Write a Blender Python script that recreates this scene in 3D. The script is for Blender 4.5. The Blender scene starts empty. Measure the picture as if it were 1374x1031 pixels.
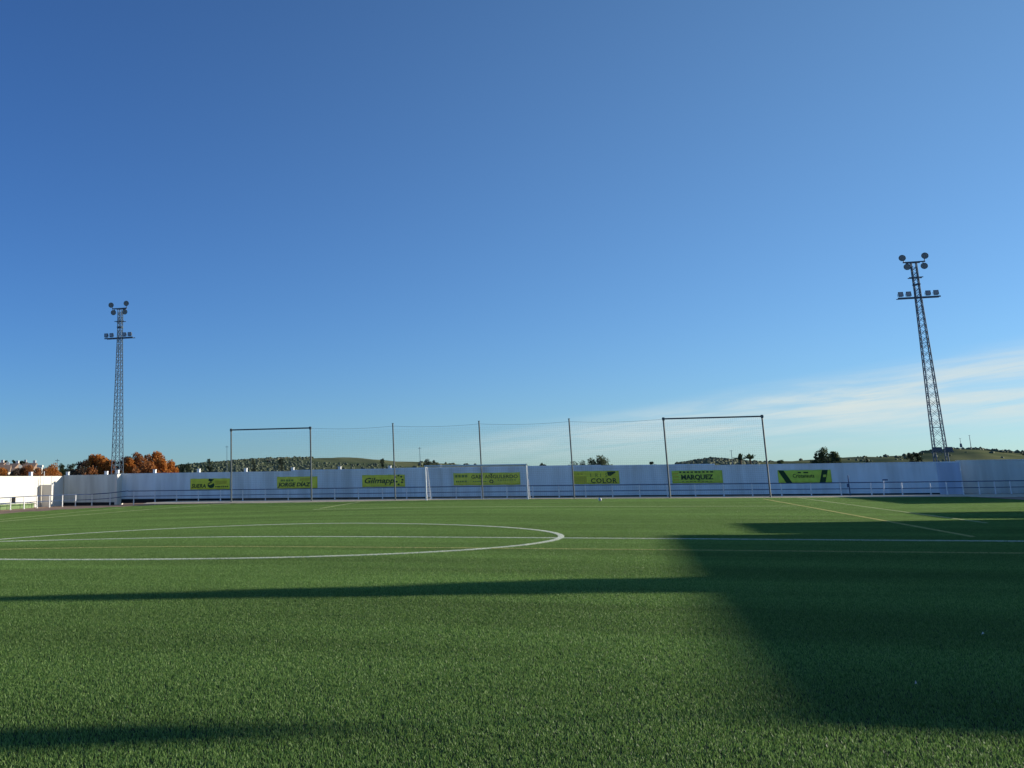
import bpy, bmesh, math, random
import numpy as np
from mathutils import Vector, Matrix, Euler

random.seed(7); rng = np.random.default_rng(7)
R = math.radians
scene = bpy.context.scene
COL = scene.collection

# ------------------------------------------------------------------ camera
F, PX, PY, W, H = 1422.894, 375.361, 334.745, 1374.0, 1031.0
YAW, PITCH, ROLL = R(17.8085), R(12.2718), R(-0.70212)
CAM = np.array([11.011, -30.052, 1.6185])
fw = np.array([-math.sin(YAW)*math.cos(PITCH), math.cos(YAW)*math.cos(PITCH), math.sin(PITCH)])
rt0 = np.array([math.cos(YAW), math.sin(YAW), 0.0]); up0 = np.cross(rt0, fw)
rt = math.cos(ROLL)*rt0 + math.sin(ROLL)*up0
up = -math.sin(ROLL)*rt0 + math.cos(ROLL)*up0
cd = bpy.data.cameras.new('camera'); cam = bpy.data.objects.new('camera', cd); COL.objects.link(cam)
m = Matrix.Identity(4)
for i in range(3):
    m[i][0] = rt[i]; m[i][1] = up[i]; m[i][2] = -fw[i]; m[i][3] = CAM[i]
cam.matrix_world = m
cd.sensor_fit = 'HORIZONTAL'; cd.sensor_width = 36.0; cd.lens = F/W*36.0
cd.shift_x = (W/2-PX)/W; cd.shift_y = -(H/2-PY)/W      # the photograph is an off-centre crop
cd.clip_start = 0.1; cd.clip_end = 8000
scene.camera = cam
scene.render.resolution_x, scene.render.resolution_y = 1024, 768

# ------------------------------------------------------------------ sun and sky
SUN_AZ = math.atan2(1.0, 0.43)          # clockwise from +Y
SUN_EL = R(11.0)
sd = Vector((math.sin(SUN_AZ)*math.cos(SUN_EL), math.cos(SUN_AZ)*math.cos(SUN_EL), math.sin(SUN_EL)))
sl = bpy.data.lights.new('sun', 'SUN'); sun = bpy.data.objects.new('sun', sl); COL.objects.link(sun)
sl.energy = 5.0; sl.angle = R(0.53); sl.color = (1.0, 0.92, 0.76)
sun.rotation_euler = sd.to_track_quat('Z', 'Y').to_euler(); sun.location = (40, 20, 30)

world = bpy.data.worlds.new('World'); scene.world = world; world.use_nodes = True
nt = world.node_tree; N = nt.nodes; L = nt.links; N.clear()
def nd(tree, kind, **kw):
    n = tree.nodes.new(kind)
    for k, v in kw.items(): setattr(n, k, v)
    return n
def mth(tree, op, a, b=None, c=None):
    n = tree.nodes.new('ShaderNodeMath'); n.operation = op
    for i, v in enumerate((a, b, c)):
        if v is None: continue
        if isinstance(v, (int, float)): n.inputs[i].default_value = v
        else: tree.links.new(v, n.inputs[i])
    return n.outputs[0]
def maprange(tree, v, a, b, c=0.0, d=1.0, smooth=True):
    n = tree.nodes.new('ShaderNodeMapRange'); n.interpolation_type = 'SMOOTHSTEP' if smooth else 'LINEAR'
    tree.links.new(v, n.inputs[0])
    for i, x in zip((1, 2, 3, 4), (a, b, c, d)): n.inputs[i].default_value = x
    return n.outputs[0]
sky = nd(nt, 'ShaderNodeTexSky', sky_type='NISHITA', sun_disc=False)
sky.sun_elevation = SUN_EL; sky.sun_rotation = SUN_AZ
sky.altitude = 200; sky.air_density = 0.85; sky.dust_density = 0.05; sky.ozone_density = 2.6
hs = nd(nt, 'ShaderNodeVectorMath', operation='MULTIPLY'); hs.inputs[1].default_value = (0.86, 1.22, 1.66)   # the camera's cool white balance
L.new(sky.outputs[0], hs.inputs[0])
tcs = nd(nt, 'ShaderNodeTexCoord'); sdot = nd(nt, 'ShaderNodeVectorMath', operation='DOT_PRODUCT')
L.new(tcs.outputs['Generated'], sdot.inputs[0]); sdot.inputs[1].default_value = tuple(sd)
side = nd(nt, 'ShaderNodeVectorMath', operation='MULTIPLY'); L.new(hs.outputs[0], side.inputs[0])      # sky brightens and pales towards the sun's side
smix = nd(nt, 'ShaderNodeMix', data_type='RGBA'); sxe = nd(nt, 'ShaderNodeSeparateXYZ'); L.new(tcs.outputs['Generated'], sxe.inputs[0])
L.new(mth(nt, 'MULTIPLY', maprange(nt, sdot.outputs['Value'], -0.3, 0.95), maprange(nt, sxe.outputs[2], 0.0, 0.42, 0.42, 1.0)), smix.inputs['Factor'])
smix.inputs[6].default_value = (0.66, 0.755, 0.88, 1); smix.inputs[7].default_value = (1.44, 1.16, 0.90, 1); L.new(smix.outputs[2], side.inputs[1]); hs = side
tc = nd(nt, 'ShaderNodeTexCoord'); sx = nd(nt, 'ShaderNodeSeparateXYZ'); L.new(tc.outputs['Generated'], sx.inputs[0])
az = mth(nt, 'MULTIPLY', mth(nt, 'ARCTAN2', sx.outputs[0], sx.outputs[1]), 57.2958)
el = mth(nt, 'MULTIPLY', mth(nt, 'ARCSINE', sx.outputs[2]), 57.2958)
# thin cirrus low over the hills, thickening towards the sun side
azc = mth(nt, 'MINIMUM', mth(nt, 'ABSOLUTE', mth(nt, 'SUBTRACT', az, -8.0)), 40.0)
rel = mth(nt, 'SUBTRACT', el, mth(nt, 'MULTIPLY', az, 0.085))
cv = nd(nt, 'ShaderNodeCombineXYZ')
L.new(mth(nt, 'MULTIPLY', az, 0.13), cv.inputs[0]); L.new(mth(nt, 'MULTIPLY', rel, 1.5), cv.inputs[1])
n1 = nd(nt, 'ShaderNodeTexNoise'); n1.inputs['Scale'].default_value = 1.0; n1.inputs['Detail'].default_value = 7.0
n1.inputs['Roughness'].default_value = 0.6; n1.inputs['Distortion'].default_value = 0.5
L.new(cv.outputs[0], n1.inputs['Vector'])
top = maprange(nt, mth(nt, 'SUBTRACT', el, mth(nt, 'MULTIPLY_ADD', mth(nt, 'MINIMUM', az, 40.0), 0.135, 3.35)), -1.2, 0.35, 1.0, 0.0)
bot = maprange(nt, mth(nt, 'SUBTRACT', el, mth(nt, 'MULTIPLY_ADD', mth(nt, 'MINIMUM', az, 40.0), 0.045, 1.2)), -1.0, 1.2, 0.0, 1.0)
lon = maprange(nt, az, -21.0, 9.0, 0.0, 1.0)
msk = mth(nt, 'MULTIPLY', mth(nt, 'MULTIPLY', top, bot), lon)
cl = mth(nt, 'MULTIPLY', maprange(nt, n1.outputs[0], 0.32, 0.70, 0.22, 1.0), msk)
cl = mth(nt, 'MULTIPLY', cl, 0.95)
mixc = nd(nt, 'ShaderNodeMix', data_type='RGBA'); L.new(cl, mixc.inputs['Factor'])
L.new(hs.outputs[0], mixc.inputs[6]); mixc.inputs[7].default_value = (6.3, 7.1, 7.0, 1)
bg = nd(nt, 'ShaderNodeBackground'); bg.inputs[1].default_value = 0.088
out = nd(nt, 'ShaderNodeOutputWorld'); L.new(mixc.outputs[2], bg.inputs[0]); L.new(bg.outputs[0], out.inputs[0])

vs = scene.view_settings
scene.display_settings.display_device = 'sRGB'
vs.view_transform = 'Standard'; vs.look = 'None'; vs.gamma = 1.0; vs.use_curve_mapping = False
vs.exposure = 0.3

# ------------------------------------------------------------------ geometry of the place
def sst(a, b, x):
    t = np.clip((np.asarray(x, float)-a)/(b-a), 0, 1); return t*t*(3-2*t)
def ground(X, Y):
    """crowned, drained pitch: ridge along its length, falling to the left"""
    X = np.clip(np.asarray(X, float), -45, 60); Y = np.asarray(Y, float)
    return (-0.0147*(np.sqrt(X*X+9)-3)+0.01254*X)*(1-0.6*sst(12, 52, Y))
def gz(x, y): return float(ground(x, y))
def direction(u, v):
    d = fw+((u-PX)/F)*rt-((v-PY)/F)*up
    return d
def far_point(u, v, dist):
    """real place of something seen at this bearing and height, at a given horizontal distance"""
    d = direction(u, v); t = dist/math.hypot(d[0], d[1]); return CAM+t*d

# ------------------------------------------------------------------ materials
MATS = {}
def mat(name, color, rough=0.8, var=0.12, scale=6.0, metal=0.0, bump=0.0, bscale=40.0, spec=0.3, stains=0.0, streak=False, coat=0.0):
    if name in MATS: return MATS[name]
    M = bpy.data.materials.new(name); M.use_nodes = True; t = M.node_tree
    b = t.nodes['Principled BSDF']
    b.inputs['Roughness'].default_value = rough; b.inputs['Metallic'].default_value = metal
    b.inputs['Specular IOR Level'].default_value = spec
    g = t.nodes.new('ShaderNodeNewGeometry')
    mp = t.nodes.new('ShaderNodeMapping'); t.links.new(g.outputs['Position'], mp.inputs['Vector'])
    if streak: mp.inputs['Scale'].default_value = (1.0, 1.0, 0.12)
    n = t.nodes.new('ShaderNodeTexNoise'); n.inputs['Scale'].default_value = scale; n.inputs['Detail'].default_value = 6
    t.links.new(mp.outputs[0], n.inputs['Vector'])
    rmp = t.nodes.new('ShaderNodeMapRange'); t.links.new(n.outputs[0], rmp.inputs[0])
    rmp.inputs[1].default_value = 0.3; rmp.inputs[2].default_value = 0.7
    rmp.inputs[3].default_value = 1-var; rmp.inputs[4].default_value = 1+var
    mx = t.nodes.new('ShaderNodeVectorMath'); mx.operation = 'SCALE'; mx.inputs[0].default_value = color
    t.links.new(rmp.outputs[0], mx.inputs['Scale'])
    last = mx.outputs[0]
    if stains > 0:
        n2 = t.nodes.new('ShaderNodeTexNoise'); n2.inputs['Scale'].default_value = 0.9; n2.inputs['Detail'].default_value = 8
        t.links.new(mp.outputs[0], n2.inputs['Vector'])
        r2 = t.nodes.new('ShaderNodeMapRange'); t.links.new(n2.outputs[0], r2.inputs[0])
        r2.inputs[1].default_value = 0.48; r2.inputs[2].default_value = 0.68; r2.inputs[3].default_value = 0; r2.inputs[4].default_value = stains
        mm = t.nodes.new('ShaderNodeMix'); mm.data_type = 'RGBA'
        t.links.new(r2.outputs[0], mm.inputs['Factor']); t.links.new(last, mm.inputs[6])
        mm.inputs[7].default_value = (color[0]*0.55, color[1]*0.53, color[2]*0.48, 1); last = mm.outputs[2]
    t.links.new(last, b.inputs['Base Color'])
    if bump > 0:
        nb = t.nodes.new('ShaderNodeTexNoise'); nb.inputs['Scale'].default_value = bscale; nb.inputs['Detail'].default_value = 5
        t.links.new(g.outputs['Position'], nb.inputs['Vector'])
        bp = t.nodes.new('ShaderNodeBump'); bp.inputs['Strength'].default_value = bump; bp.inputs['Distance'].default_value = 0.02
        t.links.new(nb.outputs[0], bp.inputs['Height']); t.links.new(bp.outputs[0], b.inputs['Normal'])
    MATS[name] = M; return M

def leafmat(name, c1, c2, trans=0.35, rough=0.7, island=True, patch=0.0, pscale=0.12):
    if name in MATS: return MATS[name]
    M = bpy.data.materials.new(name); M.use_nodes = True; t = M.node_tree
    b = t.nodes['Principled BSDF']; o = t.nodes['Material Output']
    g = t.nodes.new('ShaderNodeNewGeometry')
    mm = t.nodes.new('ShaderNodeMix'); mm.data_type = 'RGBA'
    mm.inputs[6].default_value = (*c1, 1); mm.inputs[7].default_value = (*c2, 1)
    t.links.new(g.outputs['Random Per Island'], mm.inputs['Factor'])
    last = mm.outputs[2]
    if patch > 0:
        n = t.nodes.new('ShaderNodeTexNoise'); n.inputs['Scale'].default_value = pscale; n.inputs['Detail'].default_value = 6
        n.inputs['Roughness'].default_value = 0.65
        mp = t.nodes.new('ShaderNodeMapping'); mp.inputs['Scale'].default_value = (0.22, 1.4, 1.0)
        t.links.new(g.outputs['Position'], mp.inputs[0]); t.links.new(mp.outputs[0], n.inputs['Vector'])
        r = t.nodes.new('ShaderNodeMapRange'); t.links.new(n.outputs[0], r.inputs[0])
        r.inputs[1].default_value = 0.3; r.inputs[2].default_value = 0.7; r.inputs[3].default_value = 1-patch; r.inputs[4].default_value = 1+patch
        sc = t.nodes.new('ShaderNodeVectorMath'); sc.operation = 'SCALE'; t.links.new(last, sc.inputs[0]); t.links.new(r.outputs[0], sc.inputs['Scale'])
        last = sc.outputs[0]
    t.links.new(last, b.inputs['Base Color']); b.inputs['Roughness'].default_value = rough
    b.inputs['Specular IOR Level'].default_value = 0.25
    tr = t.nodes.new('ShaderNodeBsdfTranslucent'); t.links.new(last, tr.inputs['Color'])
    mx = t.nodes.new('ShaderNodeMixShader'); mx.inputs[0].default_value = trans
    t.links.new(b.outputs[0], mx.inputs[1]); t.links.new(tr.outputs[0], mx.inputs[2]); t.links.new(mx.outputs[0], o.inputs['Surface'])
    MATS[name] = M; return M

# ------------------------------------------------------------------ mesh builder
class MB:
    def __init__(s): s.v = []; s.f = []
    def add(s, vs, fs):
        o = len(s.v); s.v += [tuple(map(float, p)) for p in vs]; s.f += [tuple(i+o for i in f) for f in fs]; return s
    def box(s, c, d, rz=0.0):
        cx, cy, cz = c; hx, hy, hz = d[0]/2, d[1]/2, d[2]/2; ca, sa = math.cos(rz), math.sin(rz)
        vs = []
        for z in (-hz, hz):
            for x, y in ((-hx, -hy), (hx, -hy), (hx, hy), (-hx, hy)):
                vs.append((cx+x*ca-y*sa, cy+x*sa+y*ca, cz+z))
        return s.add(vs, [(3, 2, 1, 0), (4, 5, 6, 7), (0, 1, 5, 4), (1, 2, 6, 5), (2, 3, 7, 6), (3, 0, 4, 7)])
    def tube(s, a, b, r0, r1=None, n=8, caps=True):
        if r1 is None: r1 = r0
        a = Vector(a); b = Vector(b); d = (b-a).normalized()
        x = d.orthogonal().normalized(); y = d.cross(x)
        vs = []
        for p, r in ((a, r0), (b, r1)):
            for i in range(n):
                t = 2*math.pi*i/n; vs.append(p+x*math.cos(t)*r+y*math.sin(t)*r)
        fs = [(i, (i+1) % n, n+(i+1) % n, n+i) for i in range(n)]
        if caps: fs += [tuple(range(n-1, -1, -1)), tuple(range(n, 2*n))]
        return s.add(vs, fs)
    def path(s, pts, r, n=8):
        for a, b in zip(pts[:-1], pts[1:]): s.tube(a, b, r, r, n)
        return s
    def prism(s, poly, z0, z1):
        n = len(poly)
        vs = [(x, y, z0) for x, y in poly]+[(x, y, z1) for x, y in poly]
        return s.add(vs, [tuple(range(n-1, -1, -1)), tuple(range(n, 2*n))]+[(i, (i+1) % n, n+(i+1) % n, n+i) for i in range(n)])
    def build(s, name, material, parent=None, smooth=False, mesh_name=None):
        me = bpy.data.meshes.new(mesh_name or name); me.from_pydata(s.v, [], s.f); me.update()
        if smooth: me.polygons.foreach_set('use_smooth', [True]*len(me.polygons))
        if material: me.materials.append(material)
        o = bpy.data.objects.new(name, me); COL.objects.link(o)
        if parent: o.parent = parent
        return o
def tag(o, label=None, cat=None, group=None, kind=None):
    for k, v in (('label', label), ('category', cat), ('group', group), ('kind', kind)):
        if v: o[k] = v
    return o
def empty(name, loc=(0, 0, 0), rz=0.0):
    o = bpy.data.objects.new(name, None); COL.objects.link(o); o.location = loc; o.rotation_euler = (0, 0, rz)
    o.empty_display_size = 0.3; return o
def np_mesh(name, verts, faces_flat, nper, material, parent=None):
    me = bpy.data.meshes.new(name); nv = len(verts); nf = len(faces_flat)//nper
    me.vertices.add(nv); me.vertices.foreach_set('co', np.asarray(verts, np.float32).ravel())
    me.loops.add(nf*nper); me.loops.foreach_set('vertex_index', np.asarray(faces_flat, np.int32))
    me.polygons.add(nf); me.polygons.foreach_set('loop_start', np.arange(0, nf*nper, nper, dtype=np.int32))
    me.update(calc_edges=True); me.validate()
    if material: me.materials.append(material)
    if parent == 'mesh': return me
    o = bpy.data.objects.new(name, me); COL.objects.link(o)
    if parent: o.parent = parent
    return o
def grid_mesh(name, xs, ys, zf, material, skip=None):
    X, Y = np.meshgrid(xs, ys); Z = zf(X, Y); V = np.stack([X, Y, Z], -1).reshape(-1, 3)
    nx, ny = len(xs), len(ys)
    i = np.arange(nx-1)[None, :]+nx*np.arange(ny-1)[:, None]
    q = np.stack([i, i+1, i+nx+1, i+nx], -1).reshape(-1, 4)
    if skip is not None:
        cx = (X[:-1, :-1]+X[1:, 1:]).ravel()/2; cy = (Y[:-1, :-1]+Y[1:, 1:]).ravel()/2
        q = q[~skip(cx, cy)]
    o = np_mesh(name, V, q.ravel(), 4, material)
    o.data.polygons.foreach_set('use_smooth', [True]*len(o.data.polygons)); return o

# ================================================================== SETTING
# open land
m_land = mat('dry_land', (0.16, 0.15, 0.08), 0.95, 0.3, 0.05)
land = grid_mesh('ground', np.linspace(-3000, 3000, 31), np.linspace(-3000, 3000, 31), lambda X, Y: np.full_like(X, -1.9), m_land)
tag(land, kind='structure')
# trodden earth round the pitch
m_earth = mat('trodden_earth', (0.40, 0.25, 0.16), 0.95, 0.22, 1.4, bump=0.5, bscale=18, stains=0.4)
TX0, TX1, TY0, TY1 = -31.0, 31.0, -46.0, 52.0
earth = grid_mesh('earth_path', np.linspace(-46, 56, 69), np.linspace(-60, 74, 90), lambda X, Y: ground(X, Y)-0.03, m_earth)
tag(earth, kind='structure')

# turf carpet
def turf_left(y): return -31.0+5.0*sst(38, 52, y)
m_turf = mat('turf_backing', (0.014, 0.026, 0.009), 0.9, 0.25, 8.0, bump=0.8, bscale=120)
xs = np.linspace(0, 1, 64); ys = np.linspace(TY0, TY1, 101)
def turf_grid():
    V = []
    for y in ys:
        x0, x1 = float(turf_left(y)), TX1+1.5
        X = x0+(x1-x0)*xs
        V.append(np.stack([X, np.full_like(X, y), ground(X, y)], -1))
    V = np.array(V).reshape(-1, 3); nx = len(xs); ny = len(ys)
    i = np.arange(nx-1)[None, :]+nx*np.arange(ny-1)[:, None]
    return V, np.stack([i, i+1, i+nx+1, i+nx], -1).reshape(-1)
tv, tf = turf_grid()
turf = np_mesh('pitch_turf', tv, tf, 4, m_turf); tag(turf, kind='structure')

# artificial grass blades: square metre tiles, laid over the carpet
m_blade = leafmat('turf_blades', (0.050, 0.135, 0.018), (0.305, 0.46, 0.13), trans=0.4, rough=0.46, patch=0.30, pscale=0.22)
def blade_tile(k, n=8000):
    r = np.random.default_rng(100+k)
    x = r.uniform(-0.5, 0.5, n); y = r.uniform(-0.5, 0.5, n)
    h = r.uniform(0.014, 0.030, n); w = r.uniform(0.0014, 0.0030, n)
    a = r.uniform(0, 2*np.pi, n); la = r.uniform(0, 2*np.pi, n); lean = r.uniform(0.15, 1.15, n)
    dx, dy = np.cos(a)*w, np.sin(a)*w
    mx, my = np.cos(la)*np.sin(lean*0.5)*h*0.55, np.sin(la)*np.sin(lean*0.5)*h*0.55; mz = np.cos(lean*0.5)*h*0.55
    tx, ty = mx+np.cos(la)*np.sin(lean)*h*0.5, my+np.sin(la)*np.sin(lean)*h*0.5; tz = mz+np.cos(lean)*h*0.5
    z0 = np.zeros(n)
    V = np.stack([np.stack([x-dx, y-dy, z0], -1), np.stack([x+dx, y+dy, z0], -1),
                  np.stack([x+mx+dx*.9, y+my+dy*.9, mz], -1), np.stack([x+mx-dx*.9, y+my-dy*.9, mz], -1),
                  np.stack([x+tx, y+ty, tz], -1)], 1).reshape(-1, 3)
    b = np.arange(n)[:, None]*5
    T = np.concatenate([b+np.array([[0, 1, 2]]), b+np.array([[0, 2, 3]]), b+np.array([[3, 2, 4]])], 1).reshape(-1)
    me = np_mesh('blade_tile', V, T, 3, m_blade, 'mesh')
    return bpy.data.objects.new('turf_tile', me)
tiles = [blade_tile(k) for k in range(3)]
pts, rots, var = [], [], []
for yy in np.arange(-36.5, TY1-0.2, 1.0):
    for xx in np.arange(-32.5, TX1+1.4, 1.0):
        if xx-0.5 < turf_left(yy)-0.3: continue
        z = gz(xx, yy); sxp = (gz(xx+.5, yy)-gz(xx-.5, yy)); syp = (gz(xx, yy+.5)-gz(xx, yy-.5))
        nrm = Vector((-sxp, -syp, 1)).normalized()
        q = Vector((0, 0, 1)).rotation_difference(nrm).to_matrix() @ Matrix.Rotation(random.randrange(4)*math.pi/2, 3, 'Z')
        pts.append((xx, yy, z)); rots.append(tuple(q.to_euler())); var.append(random.randrange(3))
pm = bpy.data.meshes.new('turf_grass'); pm.from_pydata(pts, [], [])
at = pm.attributes.new('rot', 'FLOAT_VECTOR', 'POINT'); at.data.foreach_set('vector', np.array(rots, np.float32).ravel())
av = pm.attributes.new('var', 'INT', 'POINT'); av.data.foreach_set('value', np.array(var, np.int32))
pm.materials.append(m_blade)
grass = bpy.data.objects.new('turf_grass', pm); COL.objects.link(grass)
tag(grass, 'short green artificial grass blades covering the football pitch', 'grass', kind='stuff')
gt = bpy.data.node_groups.new('lay_tiles', 'GeometryNodeTree')
gt.interface.new_socket('Geometry', in_out='INPUT', socket_type='NodeSocketGeometry')
gt.interface.new_socket('Geometry', in_out='OUTPUT', socket_type='NodeSocketGeometry')
gi = gt.nodes.new('NodeGroupInput'); go = gt.nodes.new('NodeGroupOutput')
jn = gt.nodes.new('GeometryNodeJoinGeometry')
ra = gt.nodes.new('GeometryNodeInputNamedAttribute'); ra.data_type = 'FLOAT_VECTOR'; ra.inputs['Name'].default_value = 'rot'
va = gt.nodes.new('GeometryNodeInputNamedAttribute'); va.data_type = 'INT'; va.inputs['Name'].default_value = 'var'
e2r = gt.nodes.new('FunctionNodeEulerToRotation'); gt.links.new(ra.outputs[0], e2r.inputs[0])
for k, tob in enumerate(tiles):
    oi = gt.nodes.new('GeometryNodeObjectInfo'); oi.inputs['Object'].default_value = tob; oi.inputs['As Instance'].default_value = True
    cmpn = gt.nodes.new('FunctionNodeCompare'); cmpn.data_type = 'INT'; cmpn.operation = 'EQUAL'
    gt.links.new(va.outputs[0], cmpn.inputs[2]); cmpn.inputs[3].default_value = k
    ip = gt.nodes.new('GeometryNodeInstanceOnPoints')
    gt.links.new(gi.outputs[0], ip.inputs['Points']); gt.links.new(cmpn.outputs[0], ip.inputs['Selection'])
    gt.links.new(oi.outputs['Geometry'], ip.inputs['Instance']); gt.links.new(e2r.outputs[0], ip.inputs['Rotation'])
    gt.links.new(ip.outputs[0], jn.inputs[0])
gt.links.new(jn.outputs[0], go.inputs[0])
grass.modifiers.new('tiles', 'NODES').node_group = gt

# lines tufted into the turf: a thin woven strip with standing coloured fibres
m_white = leafmat('line_white', (0.70, 0.73, 0.58), (0.90, 0.91, 0.82), trans=0.35, rough=0.6, patch=0.15, pscale=1.5)
m_yellow = leafmat('line_yellow', (0.46, 0.44, 0.14), (0.78, 0.72, 0.34), trans=0.35, rough=0.6, patch=0.15, pscale=1.5)
m_faded = leafmat('line_faded', (0.34, 0.42, 0.16), (0.74, 0.76, 0.46), trans=0.35, rough=0.6, patch=0.2, pscale=1.5)
def ribbon(name, pts, w, material, lift=0.010, dens=9000):
    V = []; Fc = []; n = len(pts); r = np.random.default_rng(int(abs(pts[0][0]*91+pts[0][1]*37))+n)
    for i, p in enumerate(pts):
        a = pts[max(0, i-1)]; b = pts[min(n-1, i+1)]
        d = Vector((b[0]-a[0], b[1]-a[1])).normalized(); nx, ny = -d.y*w/2, d.x*w/2
        for s in (1, -1):
            x, y = p[0]+s*nx, p[1]+s*ny; V.append((x, y, gz(x, y)+lift))
        for s in (-1, 1):
            x, y = p[0]+s*nx, p[1]+s*ny; V.append((x, y, gz(x, y)-0.005))
    for i in range(n-1):
        a, b = 4*i, 4*i+4
        for k in range(4): q = (a+k, a+(k+1) % 4, b+(k+1) % 4, b+k); Fc += [q[0], q[1], q[2], q[0], q[2], q[3]]
    P = np.array(pts); D = np.diff(P, axis=0); ln = np.hypot(D[:, 0], D[:, 1]); m_ = int(ln.sum()*w*dens)
    k = r.choice(len(ln), m_, p=ln/ln.sum()); t = r.uniform(0, 1, m_); o = r.uniform(-.5, .5, m_)*w*r.uniform(0.9, 1.12, m_)
    x = P[k, 0]+D[k, 0]*t-D[k, 1]/ln[k]*o; y = P[k, 1]+D[k, 1]*t+D[k, 0]/ln[k]*o; z = ground(x, y)
    h = r.uniform(0.026, 0.038, m_); bw = r.uniform(0.0018, 0.0034, m_); a = r.uniform(0, 2*np.pi, m_); la = r.uniform(0, 2*np.pi, m_); le = r.uniform(0.1, 0.9, m_)
    dx, dy = np.cos(a)*bw, np.sin(a)*bw; tx, ty, tz = np.cos(la)*np.sin(le)*h, np.sin(la)*np.sin(le)*h, np.cos(le)*h
    B = np.stack([np.stack([x-dx, y-dy, z], -1), np.stack([x+dx, y+dy, z], -1), np.stack([x+tx+dx*.7, y+ty+dy*.7, z+tz], -1), np.stack([x+tx-dx*.7, y+ty-dy*.7, z+tz], -1)], 1).reshape(-1, 3)
    b0 = len(V)+np.arange(m_)[:, None]*4
    T = np.concatenate([b0+np.array([[0, 1, 2]]), b0+np.array([[0, 2, 3]])], 1).reshape(-1)
    ob = np_mesh(name, np.concatenate([np.array(V), B]), np.concatenate([np.array(Fc), T]), 3, material)
    tag(ob, kind='structure'); return ob
def seg(a, b, step=1.0):
    n = max(2, int(math.hypot(b[0]-a[0], b[1]-a[1])/step)+1)
    return [(a[0]+(b[0]-a[0])*t/(n-1), a[1]+(b[1]-a[1])*t/(n-1)) for t in range(n)]
circle = [(9.1*math.cos(t), 9.1*math.sin(t)) for t in np.linspace(0, 2*math.pi, 181)]
ribbon('centre_circle_line', circle, 0.145, m_white)
ribbon('halfway_line', seg((-25.2, 0.25), (21.7, -0.45)), 0.115, m_white, 0.0115)
ribbon('small_pitch_touchline', seg((-25.0, -4.7), (22, -4.7)), 0.075, m_yellow)
ribbon('penalty_area_line', seg((-6.8, 31.2), (18.9, 30.2)), 0.16, m_faded)
ribbon('penalty_area_side_line', seg((-6.9, 33.0), (-8.3, 48.5)), 0.12, m_faded)
ribbon('small_pitch_goal_line', seg((19.05, 1.5), (19.15, 47.5)), 0.11, m_yellow)
ribbon('small_pitch_goal_line', seg((-23.2, 24.0), (-19.2, 50.5)), 0.13, m_faded)
ribbon('touchline', seg((21.65, 10), (21.65, 50.9)), 0.10, m_faded, 0.0125)
ribbon('touchline', seg((-25.2, -20), (-25.2, 44)), 0.10, m_faded, 0.0125)
ribbon('goal_line', seg((-18.9, 51.05), (18.9, 51.05)), 0.10, m_faded, 0.012)

# concrete kerb strip under the far railing
m_conc = mat('pale_concrete', (0.72, 0.58, 0.40), 0.9, 0.18, 3.0, bump=0.3, bscale=30, stains=0.3)
def wally(x): return 59.95+0.033*x
def raily(x): return 57.5+0.033*x
def apron_z(X, Y): return ground(X, Y)*0.35+0.012
ax = np.linspace(-27.5, 47, 81); av_ = []
for x in ax:
    y0 = TY1-0.05; y1 = max(y0+0.2, min(wally(x)-0.01, 57.7) if x < -32 else (62.4 if x > 34.0 else wally(x)-0.01))
    for k in range(9): yy = y0+(y1-y0)*k/8; av_.append((x, yy, float(apron_z(x, yy))-(0.10 if k == 0 else 0)))
q_ = np.array([[9*i+k, 9*i+9+k, 9*i+10+k, 9*i+k+1] for i in range(80) for k in range(8)])
apron = np_mesh('concrete_apron', av_, q_.ravel(), 4, m_conc); tag(apron, kind='structure')

# ------------------------------------------------------------------ hills
CREST = [(-900, 640), (-300, 637), (0, 634), (100, 632), (180, 629), (235, 626.5), (270, 623), (300, 621), (337, 618), (377, 616.5), (419, 616), (453, 615.5), (510, 618),
         (547, 621), (590, 623), (639, 624.8), (700, 626), (770, 626), (818, 625.5), (892, 625), (911, 623.5), (935, 620), (956, 616.8), (981, 619), (1007, 621.5),
         (1030, 621), (1087, 617.6), (1131, 616), (1173, 614), (1214, 611.7), (1235, 609), (1276, 604.6), (1315, 605), (1348, 608), (1374, 610), (1500, 613), (1900, 625), (2600, 628)]
cu = np.linspace(-900, 2600, 420); cvv = np.interp(cu, [c[0] for c in CREST], [c[1] for c in CREST])
caz, cz = [], []
RC = 620.0
for u, v in zip(cu, cvv):
    p = far_point(u, v, RC); caz.append(math.atan2(p[0]-CAM[0], p[1]-CAM[1])); cz.append(p[2])
caz = np.array(caz); cz = np.array(cz)
def hill_z(azv, r):
    c = np.interp(azv, caz, cz)
    t = sst(170, RC, r)
    return -1.85+(c+1.85)*(t**0.85)*np.where(r > RC, 1-0.5*sst(RC, 1500, r), 1)
rr = np.concatenate([np.linspace(165, 700, 60), np.linspace(740, 1500, 12)])
A, RR = np.meshgrid(caz, rr)
Z = hill_z(A, RR)
Z += (np.sin(A*90+RR*.02)*0.25+np.sin(A*210+RR*.05)*0.15)*sst(250, 500, RR)
V = np.stack([CAM[0]+np.sin(A)*RR, CAM[1]+np.cos(A)*RR, Z], -1).reshape(-1, 3)
nx, ny = len(caz), len(rr)
i = np.arange(nx-1)[None, :]+nx*np.arange(ny-1)[:, None]
m_hill = bpy.data.materials.new('hill_grass'); m_hill.use_nodes = True; t = m_hill.node_tree; b = t.nodes['Principled BSDF']
b.inputs['Roughness'].default_value = 1.0; b.inputs['Specular IOR Level'].default_value = 0.0
g = t.nodes.new('ShaderNodeNewGeometry'); n = t.nodes.new('ShaderNodeTexNoise'); n.inputs['Scale'].default_value = 0.012; n.inputs['Detail'].default_value = 8
t.links.new(g.outputs['Position'], n.inputs['Vector'])
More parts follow.
